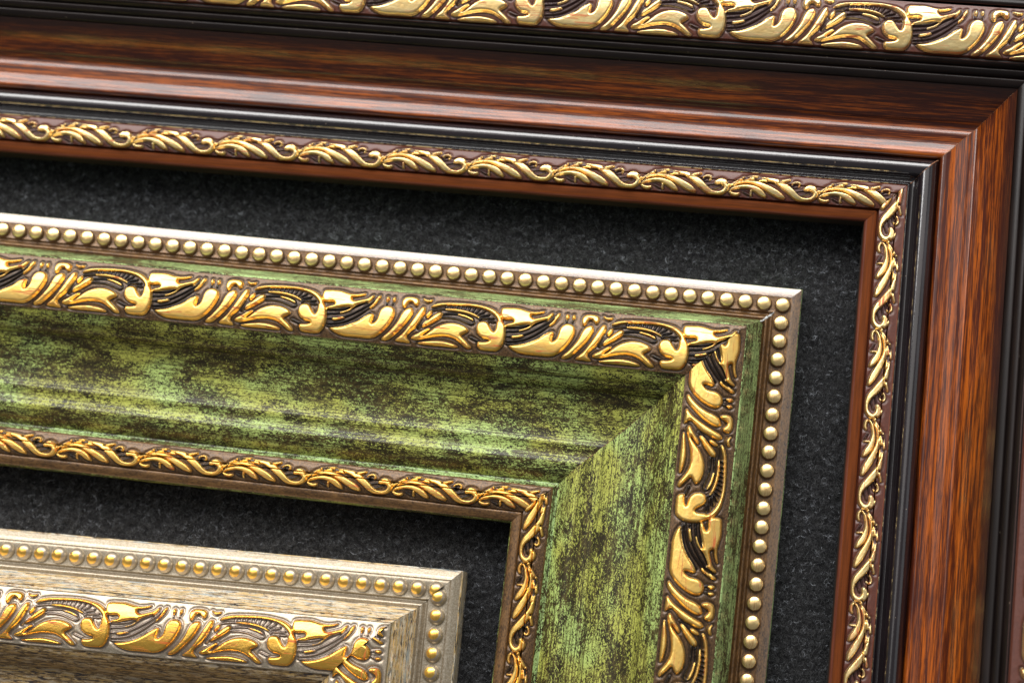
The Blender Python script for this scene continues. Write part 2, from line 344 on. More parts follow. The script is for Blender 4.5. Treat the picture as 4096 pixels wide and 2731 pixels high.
def chaikin(p, n=2, closed=True):
    p = np.array(p, float)
    for _ in range(n):
        q = np.roll(p, -1, 0)
        if closed:
            a = p * .75 + q * .25; b = p * .25 + q * .75
            p = np.stack([a, b], 1).reshape(-1, p.shape[1])
        else:
            a = p[:-1] * .75 + p[1:] * .25; b = p[:-1] * .25 + p[1:] * .75
            m = np.stack([a, b], 1).reshape(-1, p.shape[1])
            p = np.vstack([p[:1], m, p[-1:]])
    return p

def poly_sdf(X, Y, P):
    d = np.full(X.shape, 1e9); ins = np.zeros(X.shape, bool)
    for i in range(len(P)):
        ax, ay = P[i]; bx, by = P[(i + 1) % len(P)]
        ex, ey = bx - ax, by - ay
        L = ex * ex + ey * ey + 1e-12
        t = np.clip(((X - ax) * ex + (Y - ay) * ey) / L, 0, 1)
        d = np.minimum(d, (X - ax - t * ex) ** 2 + (Y - ay - t * ey) ** 2)
        if ay != by:
            c = ((ay > Y) != (by > Y)) & (X < (bx - ax) * (Y - ay) / (by - ay) + ax)
            ins ^= c
    d = np.sqrt(d)
    return np.where(ins, -d, d) - 0.045      # the corner cutting above thins the outline a little

def stroke_sdf(X, Y, P):
    d = np.full(X.shape, 1e9)
    for i in range(len(P) - 1):
        ax, ay, ar = P[i]; bx, by, br = P[i + 1]
        ex, ey = bx - ax, by - ay
        L = ex * ex + ey * ey + 1e-12
        t = np.clip(((X - ax) * ex + (Y - ay) * ey) / L, 0, 1)
        d = np.minimum(d, np.hypot(X - ax - t * ex, Y - ay - t * ey) - (ar + t * (br - ar)))
    return d

class Tile:
    """one repeat of a carving sampled on a fine grid: height, gold distance, dark wash"""
    def __init__(self, period, w0, w1, step):
        self.p, self.w0, self.w1 = period, w0, w1
        self.nx = int(period / step); self.ny = int((w1 - w0) / step) + 1
        self.X, self.Y = np.meshgrid(np.arange(self.nx) * period / self.nx, np.linspace(w0, w1, self.ny))
        self.gold = np.full(self.X.shape, 9.0); self.second = np.full(self.X.shape, 9.0); self.rib = np.full(self.X.shape, 9.0)
        self.h = np.zeros(self.X.shape)
    def splat(self, P, fn, arr, hfun):
        pad = 1.6
        for k in (-1, 0, 1):
            Q = P.copy(); Q[:, 0] += k * self.p
            x0, x1 = Q[:, 0].min() - pad, Q[:, 0].max() + pad
            i0 = max(0, int(x0 / self.p * self.nx)); i1 = min(self.nx, int(x1 / self.p * self.nx) + 1)
            if i1 <= i0: continue
            s = np.s_[:, i0:i1]
            d = fn(self.X[s], self.Y[s], Q)
            if arr is self.gold: self.second[s] = np.minimum(self.second[s], np.maximum(arr[s], d))
            arr[s] = np.minimum(arr[s], d)
            self.h[s] = np.maximum(self.h[s], hfun(d))
    def finish(self, wash_r, crease=0.0):
        if crease:
            c = (self.second < 0.02) * np.exp(-((self.second - self.gold) / crease) ** 2)
            self.h -= 0.45 * c
            self.gold = np.maximum(self.gold, (c > .45) * .12 - (c <= .45) * 9.0)
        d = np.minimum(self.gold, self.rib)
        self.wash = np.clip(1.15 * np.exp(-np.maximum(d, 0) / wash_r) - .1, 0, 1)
        self.h -= 0.36 * np.exp(-(np.clip(d, 0, 9) / 0.45) ** 2) * (d > -0.02)
        # two soft blur passes take the grid noise off the flanks
        for _ in range(2):
            self.h = (self.h * 2 + np.roll(self.h, 1, 1) + np.roll(self.h, -1, 1)) / 4
            hp = np.pad(self.h, ((1, 1), (0, 0)), 'edge')
            self.h = (hp[1:-1] * 2 + hp[:-2] + hp[2:]) / 4
        f = np.clip(np.minimum(self.Y - self.w0, self.w1 - self.Y) / 0.5, 0, 1)
        self.h *= f
        self.gold = np.where(f < .6, np.maximum(self.gold, .3), self.gold)
    def sample(self, q, w):
        fx = (q / self.p % 1.0) * self.nx
        fy = np.clip((w - self.w0) / (self.w1 - self.w0), 0, 1) * (self.ny - 1)
        x0 = np.floor(fx).astype(int) % self.nx; x1 = (x0 + 1) % self.nx; tx = fx - np.floor(fx)
        y0 = np.minimum(fy.astype(int), self.ny - 2); ty = fy - y0
        out = []
        for a in (self.h, self.gold, self.wash):
            out.append((a[y0, x0] * (1 - tx) + a[y0, x1] * tx) * (1 - ty) + (a[y0 + 1, x0] * (1 - tx) + a[y0 + 1, x1] * tx) * ty)
        return out

def dome(H, Rr):
    return lambda d: np.where(d < 0, H * np.sqrt(np.clip(1 - (1 - np.clip(-d / Rr, 0, 1)) ** 2, 0, 1)), 0.0)

big = Tile(PB, 14.2, 28.6, 0.10)
for p in BIG_LEAVES:
    P = chaikin(p, 2)
    size = min(np.ptp(P[:, 0]), np.ptp(P[:, 1]))
    big.splat(P, poly_sdf, big.gold, dome(0.85 + min(size, 5) * 0.05, 0.38 + min(size, 5) * 0.06))
for p in BIG_RIBS:
    P = chaikin(p, 2, False)
    P = np.column_stack([P, np.full(len(P), 0.20)])
    P[0, 2] = P[-1, 2] = 0.12
    big.splat(P, stroke_sdf, big.rib, dome(0.55, 0.2))
big.finish(0.55)

small = Tile(PS, 61.0, 67.8, 0.07)
for p in SCROLL:
    P = chaikin(p, 2, False); P[:, 2] *= 1.04
    r = P[:, 2].max()
    small.splat(P, stroke_sdf, small.gold, dome(0.60 + r * .5, .26))
for p in SCROLL_RIBS:
    small.splat(chaikin(p, 2, False), stroke_sdf, small.rib, dome(0.35, .13))
small.finish(0.30, 0.20)

# ------------------------------------------------------------------ mouldings
def spline(pts, n=7):
    """Catmull-Rom through the control points of one smooth run of the profile"""
    if len(pts) < 3: return list(pts)
    P = [np.array(pts[0]) * 2 - np.array(pts[1])] + [np.array(p) for p in pts] + [np.array(pts[-1]) * 2 - np.array(pts[-2])]
    out = []
    for i in range(1, len(P) - 2):
        for k in range(n):
            t = k / n
            out.append(tuple(0.5 * ((2 * P[i]) + (-P[i - 1] + P[i + 1]) * t + (2 * P[i - 1] - 5 * P[i] + 4 * P[i + 1] - P[i + 2]) * t * t
                                    + (-P[i - 1] + 3 * P[i] - 3 * P[i + 1] + P[i + 2]) * t ** 3)))
    out.append(tuple(pts[-1]))
    return out

def build_profile(runs):
    """runs: (material key or 'BAND', control points).  -> points, material per segment"""
    pts = []; mats = []; sharp = []
    for m, p in runs:
        q = spline(p)
        if pts:
            assert abs(q[0][0] - pts[-1][0]) < 1e-6 and abs(q[0][1] - pts[-1][1]) < 1e-6, (m, q[0], pts[-1])
            sharp.append(len(pts) - 1)
            q = q[1:]
        for a in q:
            pts.append(a)
            if len(pts) > 1: mats.append(m)
    return pts, mats, set(sharp)

GAP = 0.05
def q_lim(w, top):             # where the mitre cuts the rail
    return -w - GAP if top else w + GAP

def part_of(p, q, parts):
    mw, mz = (p[0] + q[0]) / 2, (p[1] + q[1]) / 2
    if mz > -4:
        for nm, a, b in parts:
            if a <= mw <= b: return nm
    return 'rail'

def rail_mesh(name, prof, parts, top, length, nseg=40):
    """the strip of the moulding that belongs to one part, run along the rail and mitred at the corner"""
    pts, mats, sharp = prof
    n = len(pts)
    segs = [j for j in range(n - 1) if mats[j] != 'BAND' and part_of(pts[j], pts[j + 1], parts) == name]
    if not segs: return None
    use = sorted({j for k in segs for j in (k, k + 1)})
    pos = {j: i for i, j in enumerate(use)}
    m = len(use)
    keys = [k for k in dict.fromkeys(mats[j] for j in segs)]
    verts = []; faces = []; fm = []
    far = -length if top else length
    for i in range(nseg + 1):
        t = i / nseg
        for j in use:
            w, z = pts[j]
            lim = q_lim(w, top)
            verts.append(((lim + (far - lim) * t) * MM, -w * MM, z * MM))
    for i in range(nseg):
        for j in segs:
            a, b = i * m + pos[j], i * m + pos[j + 1]
            c, d = (i + 1) * m + pos[j + 1], (i + 1) * m + pos[j]
            faces.append((a, b, c, d) if not top else (a, d, c, b))
            fm.append(keys.index(mats[j]))
    smooth = [True] * len(faces)
    if name == 'rail':                             # end cap over the whole section
        v0 = len(verts)
        for (w, z) in pts: verts.append((far * MM, -w * MM, z * MM))
        cap = [v0 + j for j in range(n)]
        faces.append(tuple(cap) if top else tuple(reversed(cap))); fm.append(0); smooth.append(False)
    me = bpy.data.meshes.new(name)
    me.from_pydata(verts, [], faces)
    for k in keys: me.materials.append(M[k])
    me.polygons.foreach_set('material_index', fm)
    me.polygons.foreach_set('use_smooth', smooth)
    ang = set()
    for j in range(1, n - 1):
        a = np.array(pts[j]) - np.array(pts[j - 1]); b = np.array(pts[j + 1]) - np.array(pts[j])
        if np.linalg.norm(a) < 1e-9 or np.linalg.norm(b) < 1e-9: continue
        if np.dot(a, b) / np.linalg.norm(a) / np.linalg.norm(b) < 0.80: ang.add(j)
    se = me.attributes.new('sharp_edge', 'BOOLEAN', 'EDGE')
    ev = np.zeros(len(me.edges) * 2, dtype=np.int32); me.edges.foreach_get('vertices', ev); ev = ev.reshape(-1, 2)
    lim_v = (nseg + 1) * m
    se.data.foreach_set('value', [bool(a < lim_v and b < lim_v and a % m == b % m and use[a % m] in ang) for a, b in ev])
    me.update()
    return me

def band_mesh(name, tile, pts, w0, w1, qref, period, woff, top, length, mat, zscale=1.0, step=0.19, wshift=0.0, win=None):
    """high relief strip between w0 and w1; its pattern repeats along the rail"""
    wz = sorted(p for p in pts if w0 - 1e-6 <= p[0] <= w1 + 1e-6)
    nw = int((w1 - w0) / (step * .85)) + 1
    ws = np.linspace(w0, w1, nw)
    zb = np.interp(ws, [p[0] for p in wz], [p[1] for p in wz])
    if top: qs = np.arange(-length, -w0 + step, step)
    else: qs = np.arange(w0 - step, length, step)
    Q, W = np.meshgrid(qs, ws)
    lim = (-W - GAP) if top else (W + GAP)
    Qc = np.minimum(Q, lim) if top else np.maximum(Q, lim)
    tq = (Qc - qref) * (tile.p / period)
    sh = 0.0 if top else wshift
    ts = (tile.w1 - tile.w0) / (w1 - w0)
    h, g, wa = tile.sample(tq, (tile.w0 + (W - w0) * ts if win is None else win[0] + (W - w0) / (w1 - w0) * (win[1] - win[0])) + sh)
    Z = zb[:, None] + h * zscale
    nq = len(qs)
    idx = np.arange(nw * nq).reshape(nw, nq)
    a = idx[:-1, :-1].ravel(); b = idx[:-1, 1:].ravel(); c = idx[1:, 1:].ravel(); d = idx[1:, :-1].ravel()
    Qf = Qc.ravel()
    ext = np.stack([Qf[a], Qf[b], Qf[c], Qf[d]], 1)
    keep = (ext.max(1) - ext.min(1)) > 1e-6
    # drop cells that collapsed onto the mitre line
    if top: dead = (Q.ravel()[a] >= lim.ravel()[a]) & (Q.ravel()[d] >= lim.ravel()[d])
    else: dead = (Q.ravel()[b] <= lim.ravel()[b]) & (Q.ravel()[c] <= lim.ravel()[c])
    k = keep & ~dead
    F = np.stack([a, d, c, b], 1)[k]
    V = np.stack([Qc.ravel() * MM, -W.ravel() * MM, Z.ravel() * MM], 1)
    used = np.unique(F); rm = np.full(len(V), -1); rm[used] = np.arange(len(used))
    V = V[used]; F = rm[F]
    me = bpy.data.meshes.new(name)
    me.vertices.add(len(V)); me.vertices.foreach_set('co', V.astype(np.float32).ravel())
    me.loops.add(len(F) * 4); me.loops.foreach_set('vertex_index', F.astype(np.int32).ravel())
    me.polygons.add(len(F))
    me.polygons.foreach_set('loop_start', np.arange(0, len(F) * 4, 4, dtype=np.int32))
    me.polygons.foreach_set('loop_total', np.full(len(F), 4, dtype=np.int32))
    me.update(calc_edges=True)
    me.polygons.foreach_set('use_smooth', [True] * len(F))
    for nm, arr in (('gold', g), ('wash', wa)):
        at = me.attributes.new(nm, 'FLOAT', 'POINT')
        at.data.foreach_set('value', arr.ravel()[used].astype(np.float32))
    me.materials.append(mat)
    me.update()
    return me

def bead_mesh(name, r, hgt, mat, cut=None):
    bm = bmesh.new()
    bmesh.ops.create_uvsphere(bm, u_segments=28, v_segments=18, radius=r * MM)
    bmesh.ops.scale(bm, vec=(1, 1, hgt / r), verts=bm.verts)
    dead = [v for v in bm.verts if v.co.z < -hgt * MM * 0.35]
    bmesh.ops.delete(bm, geom=dead, context='VERTS')
    if cut:                                        # plane point (mm) and the side that is thrown away
        bmesh.ops.bisect_plane(bm, geom=bm.verts[:] + bm.edges[:] + bm.faces[:], plane_co=Vector(cut[0]) * MM,
                               plane_no=Vector(cut[1]), clear_outer=True)
    for f in bm.faces: f.smooth = True
    me = bpy.data.meshes.new(name); bm.to_mesh(me); bm.free()
    me.materials.append(mat)
    return me

def link(o, parent=None):
    COL.objects.link(o)
    if parent: o.parent = parent
    return o

def make_frame(name, label, origin, rot_deg, spec):
    root = bpy.data.objects.new(name, None)
    root.empty_display_size = 0.02
    root.location = (origin[0] * MM, origin[1] * MM, 0)
    root.rotation_euler = (0, 0, math.radians(rot_deg))
    root['label'] = label; root['category'] = 'picture frame'
    link(root)
    prof = build_profile(spec['runs'])
    pts = prof[0]
    for top in (True, False):
        length = spec['len_top'] if top else spec['len_side']
        def place(o, parent=root):
            link(o, parent)
            if parent is root:
                o.location = (0, 0, LIFT * MM)
                if not top: o.rotation_euler = (0, 0, -math.pi / 2)
            return o
        made = {}
        for nm in ['rail'] + list(dict.fromkeys(p[0] for p in spec['parts'])):
            me = rail_mesh(nm, prof, spec['parts'], top, length)
            if me: made[nm] = place(bpy.data.objects.new(nm, me))
        rail = made.get('bead_molding')
        for b in spec['bands']:
            qr = b['q'][0 if top else 1]
            bme = band_mesh(b['name'], b['tile'], pts, b['w'][0], b['w'][1], qr, b['period'], 0, top, length, M[b['mat']],
                            b.get('zs', 1.0), b.get('step', .19), b.get('wshift', 0.0), b.get('win'))
            place(bpy.data.objects.new(b['name'], bme))
        bd = spec.get('beads')
        if bd:
            if top: qs = [-bd['q0'][0] - i * bd['pitch'] for i in range(bd['n'][0])]
            else: qs = [bd['q0'][1] + i * bd['pitch'] for i in range(bd['n'][1])]
            base = bpy.data.meshes.get(spec['bead_mesh'])
            first = None
            for i, q in enumerate(qs):
                me2 = base
                dist = (abs(q) - bd['w']) / math.sqrt(2)
                if dist < bd['r'] and not bd.get('whole'):
                    s = 1 if top else -1
                    # cut where the mitre passes through the bead
                    me2 = bead_mesh('bead_cut', bd['r'], bd['h'], M[bd['mat']],
                                    ((((-bd['w'] - GAP) if top else (bd['w'] + GAP)) - q, 0, 0), (s, -1 if top else -1, 0)))
                if first is None:
                    o = bpy.data.objects.new('bead', me2); first = o
                else:
                    o = first.copy(); o.data = me2
                o.location = (q * MM, -bd['w'] * MM, bd['z'] * MM)
                link(o, rail)
    return root

# ---- middle frame: green patina ------------------------------------------------
GB = 4.9
green_runs = [
    ('mint', [(-0.1, -11.6), (-0.12, -3.0)]),
    ('mint', [(-0.12, -3.0), (0.12, -2.35)]),
    ('bronze_edge', [(0.12, -2.35), (1.0, -2.1), (1.9, -1.93), (2.6, -1.85)]),
    ('bronze', [(2.6, -1.85), (2.9, -1.9), (4.0, -1.9), (6.0, -1.85), (7.0, -1.75)]),
    ('bronze', [(7.0, -1.75), (7.5, -2.4), (8.1, -2.1), (8.5, -1.2), (9.0, -.9), (9.45, -1.3)]),
    ('bronze', [(9.45, -1.3), (9.75, -0.6)]),
    ('mint', [(9.75, -0.6), (10.9, 2.6), (12.2, 6.6), (13.1, 9.6)]),
    ('mint', [(13.1, 9.6), (13.4, 10.6), (13.75, 11.1), (14.0, 11.25)]),
    ('bronze', [(14.0, 11.25), (14.2, 11.4)]),
    ('BAND', [(14.2, 11.4), (16.0, 11.95), (18.5, 12.75), (21.0, 13.2), (24.0, 13.3), (26.5, 13.0), (28.6, 12.4)]),
    ('green', [(28.6, 12.4), (28.8, 11.9)]),
    ('green', [(28.8, 11.9), (30.2, 11.0), (31.4, 9.9)]),
    ('green', [(31.4, 9.9), (31.6, 9.1)]),
    ('green', [(31.6, 9.1), (33.0, 7.8), (34.2, 6.1)]),
    ('green', [(34.2, 6.1), (34.6, 5.2), (35.8, 4.2)]),
    ('green', [(35.8, 4.2), (38.5, 3.0), (42.0, 2.2), (45.5, 1.9), (47.6, 2.1)]),
    ('green', [(47.6, 2.1), (48.6, 2.55), (49.6, 2.5)]),
    ('green', [(49.6, 2.5), (50.6, 2.2), (52.0, 2.3), (53.0, 2.75), (53.9, 3.0), (54.9, 2.8)]),
    ('green', [(54.9, 2.8), (56.4, 2.0), (58.2, 0.4), (59.3, -0.6)]),
    ('mint', [(59.3, -0.6), (59.9, -0.3), (60.6, 0.55)]),
    ('bronze', [(60.6, 0.55), (61.0, 0.9)]),
    ('BAND', [(61.0, 0.9), (62.4, 1.5), (64.4, 1.8), (66.4, 1.6), (67.8, 1.0)]),
    ('bronze', [(67.8, 1.0), (68.0, 0.4)]),
    ('bronze', [(68.0, 0.4), (68.4, 0.75), (69.4, 0.65), (70.3, 0.3), (70.7, -0.05)]),
    ('green', [(70.7, -0.05), (70.95, -0.4)]),
    ('green', [(70.95, -0.4), (70.95, -5.0)]),
    ('dark', [(70.95, -5.0), (64.0, -5.0)]),
    ('dark', [(64.0, -5.0), (64.0, -11.6)]),
    ('dark', [(64.0, -11.6), (-0.1, -11.6)]),
]
bead_mesh('bead_green', 2.15, 1.12, M['bead_green'])
bpy.data.meshes['bead_green'].use_fake_user = True
green_spec = dict(
    parts=[('outer_edge', 0.12, 2.6), ('bead_molding', 2.6, 9.75), ('painted_strip', 9.75, 14.2), ('painted_panel', 28.6, 60.6), ('inner_lip', 67.8, 70.8)],
    runs=green_runs, len_top=275, len_side=190,
    bands=[dict(name='carved_leaf_band', tile=big, w=(14.2, 28.6), q=(-127.2, 64.7), period=48.4, mat='relief_green'),
           dict(name='carved_scroll_band', tile=small, w=(61.0, 67.8), q=(-173.97, 81.42), period=23.5, mat='relief_green', step=.16, win=(61.15, 67.3))],
    beads=dict(w=GB, q0=(GB, GB + 4.95), pitch=5.0, n=(52, 33), r=2.15, h=1.12, z=-1.45, mat='bead_green', whole=True),
    bead_mesh='bead_green')
make_frame('picture_frame', 'green patinated frame with gold beads, lying between the mahogany and the champagne silver frame',
           (4.80, 4.90), 0.0, green_spec)

# ---- inner frame: champagne ----------------------------------------------------
CB = 5.7
champ_runs = [
    ('cream', [(0.0, -11.7), (0.0, -2.0)]),
    ('cream', [(0.0, -2.0), (0.35, -1.3)]),
    ('champ', [(0.35, -1.3), (1.4, -0.65), (2.0, -0.3), (2.7, -0.1)]),
    ('champ', [(2.7, -0.1), (2.9, -0.35), (3.1, -0.1)]),
    ('champ', [(3.1, -0.1), (3.8, 0.0), (5.7, -0.15), (7.6, -0.15), (8.3, -0.1)]),
    ('champ', [(8.3, -0.1), (8.8, -0.9), (9.3, -0.6), (9.8, 0.15), (10.3, 0.25), (10.7, -0.1)]),
    ('champ', [(10.7, -0.1), (11.0, 0.4)]),
    ('cream', [(11.0, 0.4), (12.0, 3.3), (13.3, 7.6), (14.4, 11.2)]),
    ('cream', [(14.4, 11.2), (14.7, 10.9), (15.3, 12.4)]),
    ('champ', [(15.3, 12.4), (15.6, 12.9)]),
    ('BAND', [(15.6, 12.9), (17.6, 13.6), (20.0, 14.4), (22.6, 14.9), (25.6, 15.0), (28.2, 14.7), (30.0, 14.2)]),
    ('cream', [(30.0, 14.2), (30.2, 13.7)]),
    ('cream', [(30.2, 13.7), (31.6, 12.9), (32.6, 11.8)]),
    ('cream', [(32.6, 11.8), (32.8, 11.1)]),
    ('cream', [(32.8, 11.1), (34.2, 9.6), (35.4, 7.6)]),
    ('cream', [(35.4, 7.6), (36.0, 6.3), (38.6, 4.8), (42.5, 4.1), (47.6, 4.0), (50.0, 4.4)]),
    ('cream', [(50.0, 4.4), (52.5, 4.9), (56.5, 3.6), (59.5, 1.4)]),
    ('champ', [(59.5, 1.4), (60.2, 1.6), (60.9, 2.2)]),
    ('BAND', [(60.9, 2.2), (62.4, 2.8), (64.4, 3.0), (66.4, 2.8), (67.7, 2.2)]),
    ('champ', [(67.7, 2.2), (68.0, 1.5), (69.4, 2.0), (70.6, 1.2)]),
    ('dark', [(70.6, 1.2), (70.8, -5.0)]),
    ('dark', [(70.8, -5.0), (64.0, -5.0)]),
    ('dark', [(64.0, -5.0), (64.0, -11.7)]),
    ('dark', [(64.0, -11.7), (0.0, -11.7)]),
]
bead_mesh('bead_champ', 2.35, 2.0, M['bead_champ'])
bpy.data.meshes['bead_champ'].use_fake_user = True
champ_spec = dict(
    parts=[('outer_edge', 0.1, 3.1), ('bead_molding', 3.1, 11.0), ('painted_strip', 11.0, 15.6), ('painted_panel', 30.0, 60.9), ('inner_lip', 67.7, 70.65)],
    runs=champ_runs, len_top=195, len_side=120,
    bands=[dict(name='carved_leaf_band', tile=big, w=(15.6, 30.0), q=(-91.0, 54.7), period=50.0, mat='relief_champ', zs=1.15),
           dict(name='carved_scroll_band', tile=small, w=(60.9, 67.7), q=(-100.0, 80.0), period=24.0, mat='relief_champ', step=.3)],
    beads=dict(w=CB, q0=(6.5, 7.6), pitch=4.97, n=(36, 22), r=2.35, h=2.0, z=-0.25, mat='bead_champ'),
    bead_mesh='bead_champ')
make_frame('picture_frame', 'champagne silver frame with distressed cream paint, innermost of the three',
           (-77.41, -80.31), 1.4, champ_spec)

# ---- outer frame: mahogany -----------------------------------------------------
WA = 60.0
def S(runs):                                     # profile given from the inner edge outwards
    out = []
    lo = lambda s_, z: (s_, z) if s_ < 27.9 or z < 3 else (s_ + .235 * .22 * (z - 2.6), 2.6 + .78 * (z - 2.6))
    for m, p in runs: out.append((m, [(WA - a, z) for a, z in (lo(*q) for q in p)]))
    return [(m, p[::-1]) for m, p in out[::-1]]
wood_runs = S([
    ('dark', [(60.0, -11.5), (8.0, -11.5)]),
    ('dark', [(8.0, -11.5), (8.0, -5.0)]),
    ('dark', [(8.0, -5.0), (0.0, -5.0)]),
    ('dark', [(0.0, -5.0), (0.0, 0.2)]),
    ('oxide', [(0.0, 0.2), (0.25, 0.9), (0.7, 1.25)]),
    ('orange_lip', [(0.7, 1.25), (1.6, 1.5), (2.5, 1.6), (3.0, 1.4)]),
    ('oxide', [(3.0, 1.4), (3.3, 0.6), (3.55, 1.0)]),
    ('oxide', [(3.55, 1.0), (3.6, 2.1)]),
    ('BAND', [(3.6, 2.1), (4.8, 2.6), (6.6, 2.9), (8.6, 2.8), (10.2, 2.5)]),
    ('oxide', [(10.2, 2.5), (10.45, 2.6)]),
    ('black', [(10.45, 2.6), (10.75, 2.85), (11.0, 2.4)]),
    ('black', [(11.0, 2.4), (11.4, 0.7), (12.3, 0.3), (13.0, 1.1)]),
    ('black', [(13.0, 1.1), (13.3, 2.3), (14.1, 3.5), (15.2, 4.0), (16.4, 3.82), (17.4, 3.0), (18.2, 1.6), (18.6, 0.5)]),
    ('wood', [(18.6, 0.5), (18.7, 1.9), (19.3, 2.75), (20.2, 2.85), (21.4, 2.5), (23.0, 2.25), (24.6, 2.5), (25.6, 2.62), (26.7, 2.5), (27.8, 2.8),
              (29.0, 5.0), (31.0, 7.9), (33.3, 11.9), (35.4, 15.2)]),
    ('ribblack', [(35.4, 15.2), (35.5, 14.6)]),
    ('ribblack', [(35.5, 14.6), (36.2, 15.9), (37.2, 16.7), (37.7, 16.4)]),
    ('ribblack', [(37.7, 16.4), (37.8, 15.9)]),
    ('ribblack', [(37.8, 15.9), (38.4, 17.5), (39.2, 18.3), (39.7, 18.0)]),
    ('ribblack', [(39.7, 18.0), (39.8, 17.5)]),
    ('ribblack', [(39.8, 17.5), (40.3, 19.2), (40.9, 20.1), (41.4, 19.9)]),
    ('ribblack', [(41.4, 19.9), (41.5, 19.4)]),
    ('oxide', [(41.5, 19.4), (41.7, 20.9)]),
    ('BAND', [(41.7, 20.9), (43.6, 21.6), (47.5, 22.6), (51.5, 22.8), (54.4, 22.2), (56.1, 21.2)]),
    ('oxide', [(56.1, 21.2), (56.4, 20.4)]),
    ('ribblack', [(56.4, 20.4), (57.2, 20.9), (58.6, 20.2), (59.6, 18.4), (60.0, 16.0)]),
    ('ribblack', [(60.0, 16.0), (60.0, -11.5)]),
])
ph = math.radians(0.6)
ox = 19.358 + WA * (math.cos(ph) - math.sin(ph)); oy = 24.497 + WA * (math.sin(ph) + math.cos(ph))
wood_spec = dict(
    parts=[('outer_edge', 0.02, 3.9), ('ribbed_molding', 18.3, 24.6), ('wood_panel', 24.6, 41.4), ('black_molding', 41.4, 49.8), ('inner_lip', 56.4, 60.0)],
    runs=wood_runs, len_top=350, len_side=260,
    bands=[dict(name='carved_leaf_band', tile=big, w=(WA - 56.1, WA - 41.7), q=(-92.5 - WA, 96.0 + WA), period=48.9, mat='relief_wood', zs=1.15, wshift=2.4),
           dict(name='carved_scroll_band', tile=small, w=(WA - 10.2, WA - 3.6), q=(-84.54 - WA, 5.75 + WA), period=23.9, mat='relief_wood', step=.16, win=(61.25, 67.15))])
make_frame('picture_frame', 'large mahogany frame with black ribs and gold carved bands, outermost of the three',
           (ox, oy), 0.6, wood_spec)

# ---- filler squeezed out along the mitres --------------------------------------
def filler(root, prof, w0, w1, width, mat, seed, raise_=0.03, breaks=0.0):
    r = np.random.default_rng(seed)
    pts = prof[0]
    use = [(p, q) for p, q in zip(pts[:-1], pts[1:])]
    ws = np.arange(w0, w1, 0.12)
    wz = sorted({(round(p[0], 4), p[1]) for p in pts if p[1] > -4})
    zz = np.interp(ws, [p[0] for p in wz], [p[1] for p in wz])
    V = []; F = []
    ph_ = np.cumsum(r.normal(0, .5, len(ws)))
    wd = width * (0.75 + .45 * np.sin(ph_) ** 2) * (r.random(len(ws)) * .4 + .7)
    off = np.cumsum(r.normal(0, .015, len(ws))); off -= off.mean()
    for i, w in enumerate(ws):
        c = Vector((-w, -w, zz[i] + raise_))
        side = Vector((1, -1, 0)).normalized()
        for k, (a, b) in enumerate(((-1, -.12), (-.5, .05), (0, .09), (.5, .05), (1, -.12))):
            V.append(tuple((c + side * (a * wd[i] * .5 + off[i]) + Vector((0, 0, b * width * 1.6))) * MM))
        if i and r.random() > breaks:
            for k in range(4):
                a0 = (i - 1) * 5 + k
                F.append((a0, a0 + 1, a0 + 6, a0 + 5))
    me = bpy.data.meshes.new('mitre_filler')
    me.from_pydata(V, [], F)
    me.polygons.foreach_set('use_smooth', [True] * len(F))
    me.materials.append(mat)
    o = bpy.data.objects.new('mitre_filler', me)
    o.location = (0, 0, LIFT * MM)
    link(o, root)

M['filler'] = mat_lip('dried_wood_filler', (0.16, 0.07, 0.035), (0.30, 0.15, 0.09), rough=.5)
M['glue'] = mat_lip('dried_white_glue', (0.42, 0.44, 0.43), (0.62, 0.64, 0.63), rough=.35)
roots = [o for o in COL.objects if o.parent is None and o.type == 'EMPTY']
filler(roots[0], build_profile(green_runs), 7.0, 10.6, .55, M['glue'], 3, .08, .12)
filler(roots[0], build_profile(green_runs), 28.7, 60.4, .14, M['filler'], 5, .02, .35)
filler(roots[2], build_profile(wood_runs), WA - 22.5, WA - 11.3, .30, M['filler'], 8, .03, .15)
filler(roots[2], build_profile(wood_runs), WA - 35.2, WA - 22.5, .20, M['filler'], 9, .02, .25)

# ------------------------------------------------------------------ carpet
def sheet(name, x0, x1, y0, y1, mat):
    me = bpy.data.meshes.new(name)
    me.from_pydata([(x0, y0, 0), (x1, y0, 0), (x1, y1, 0), (x0, y1, 0)], [], [(0, 1, 2, 3)])
    me.materials.append(mat)
    return link(bpy.data.objects.new(name, me))

nb = NB('black_fleece_backing')
k = nb.noise(nb.co, 0.9, 4, .6)
nb.set(color=nb.mix(nb.ramp(k, .4, .7), (0.004, 0.004, 0.005), (0.014, 0.014, 0.016)), rough=0.9)
nb.bump(k, .8)
fl = sheet('carpet', -1.2, 1.2, -1.2, 1.2, nb.m)
fl.location = (0, 0, 0)
fl['kind'] = 'structure'

hm = NB('black_wool_fibre')
hi = hm.nt.nodes.new('ShaderNodeHairInfo')
mp_ = hm.nt.nodes.new('ShaderNodeMapping'); mp_.inputs['Rotation'].default_value = (0, 0, math.radians(-38)); mp_.inputs['Scale'].default_value = (.42, .85, .4)
hm.link(hm.co, mp_.inputs[0])
tn = hm.noise(mp_.outputs[0], 1.0, 3, .55)
rnd = hm.math('MULTIPLY', hi.outputs['Random'], hm.ramp(tn, .38, .62, .25, 1.0))
c = hm.mix(rnd, (0.002, 0.002, 0.0025), (0.060, 0.064, 0.072))
c = hm.mix(hm.ramp(rnd, .68, .95, 0, .9), c, (0.42, 0.45, 0.50))  # highlights on the curls, painted as pale grey into some strands
hm.set(color=c, rough=0.42, spec=0.5, sheen=.3)

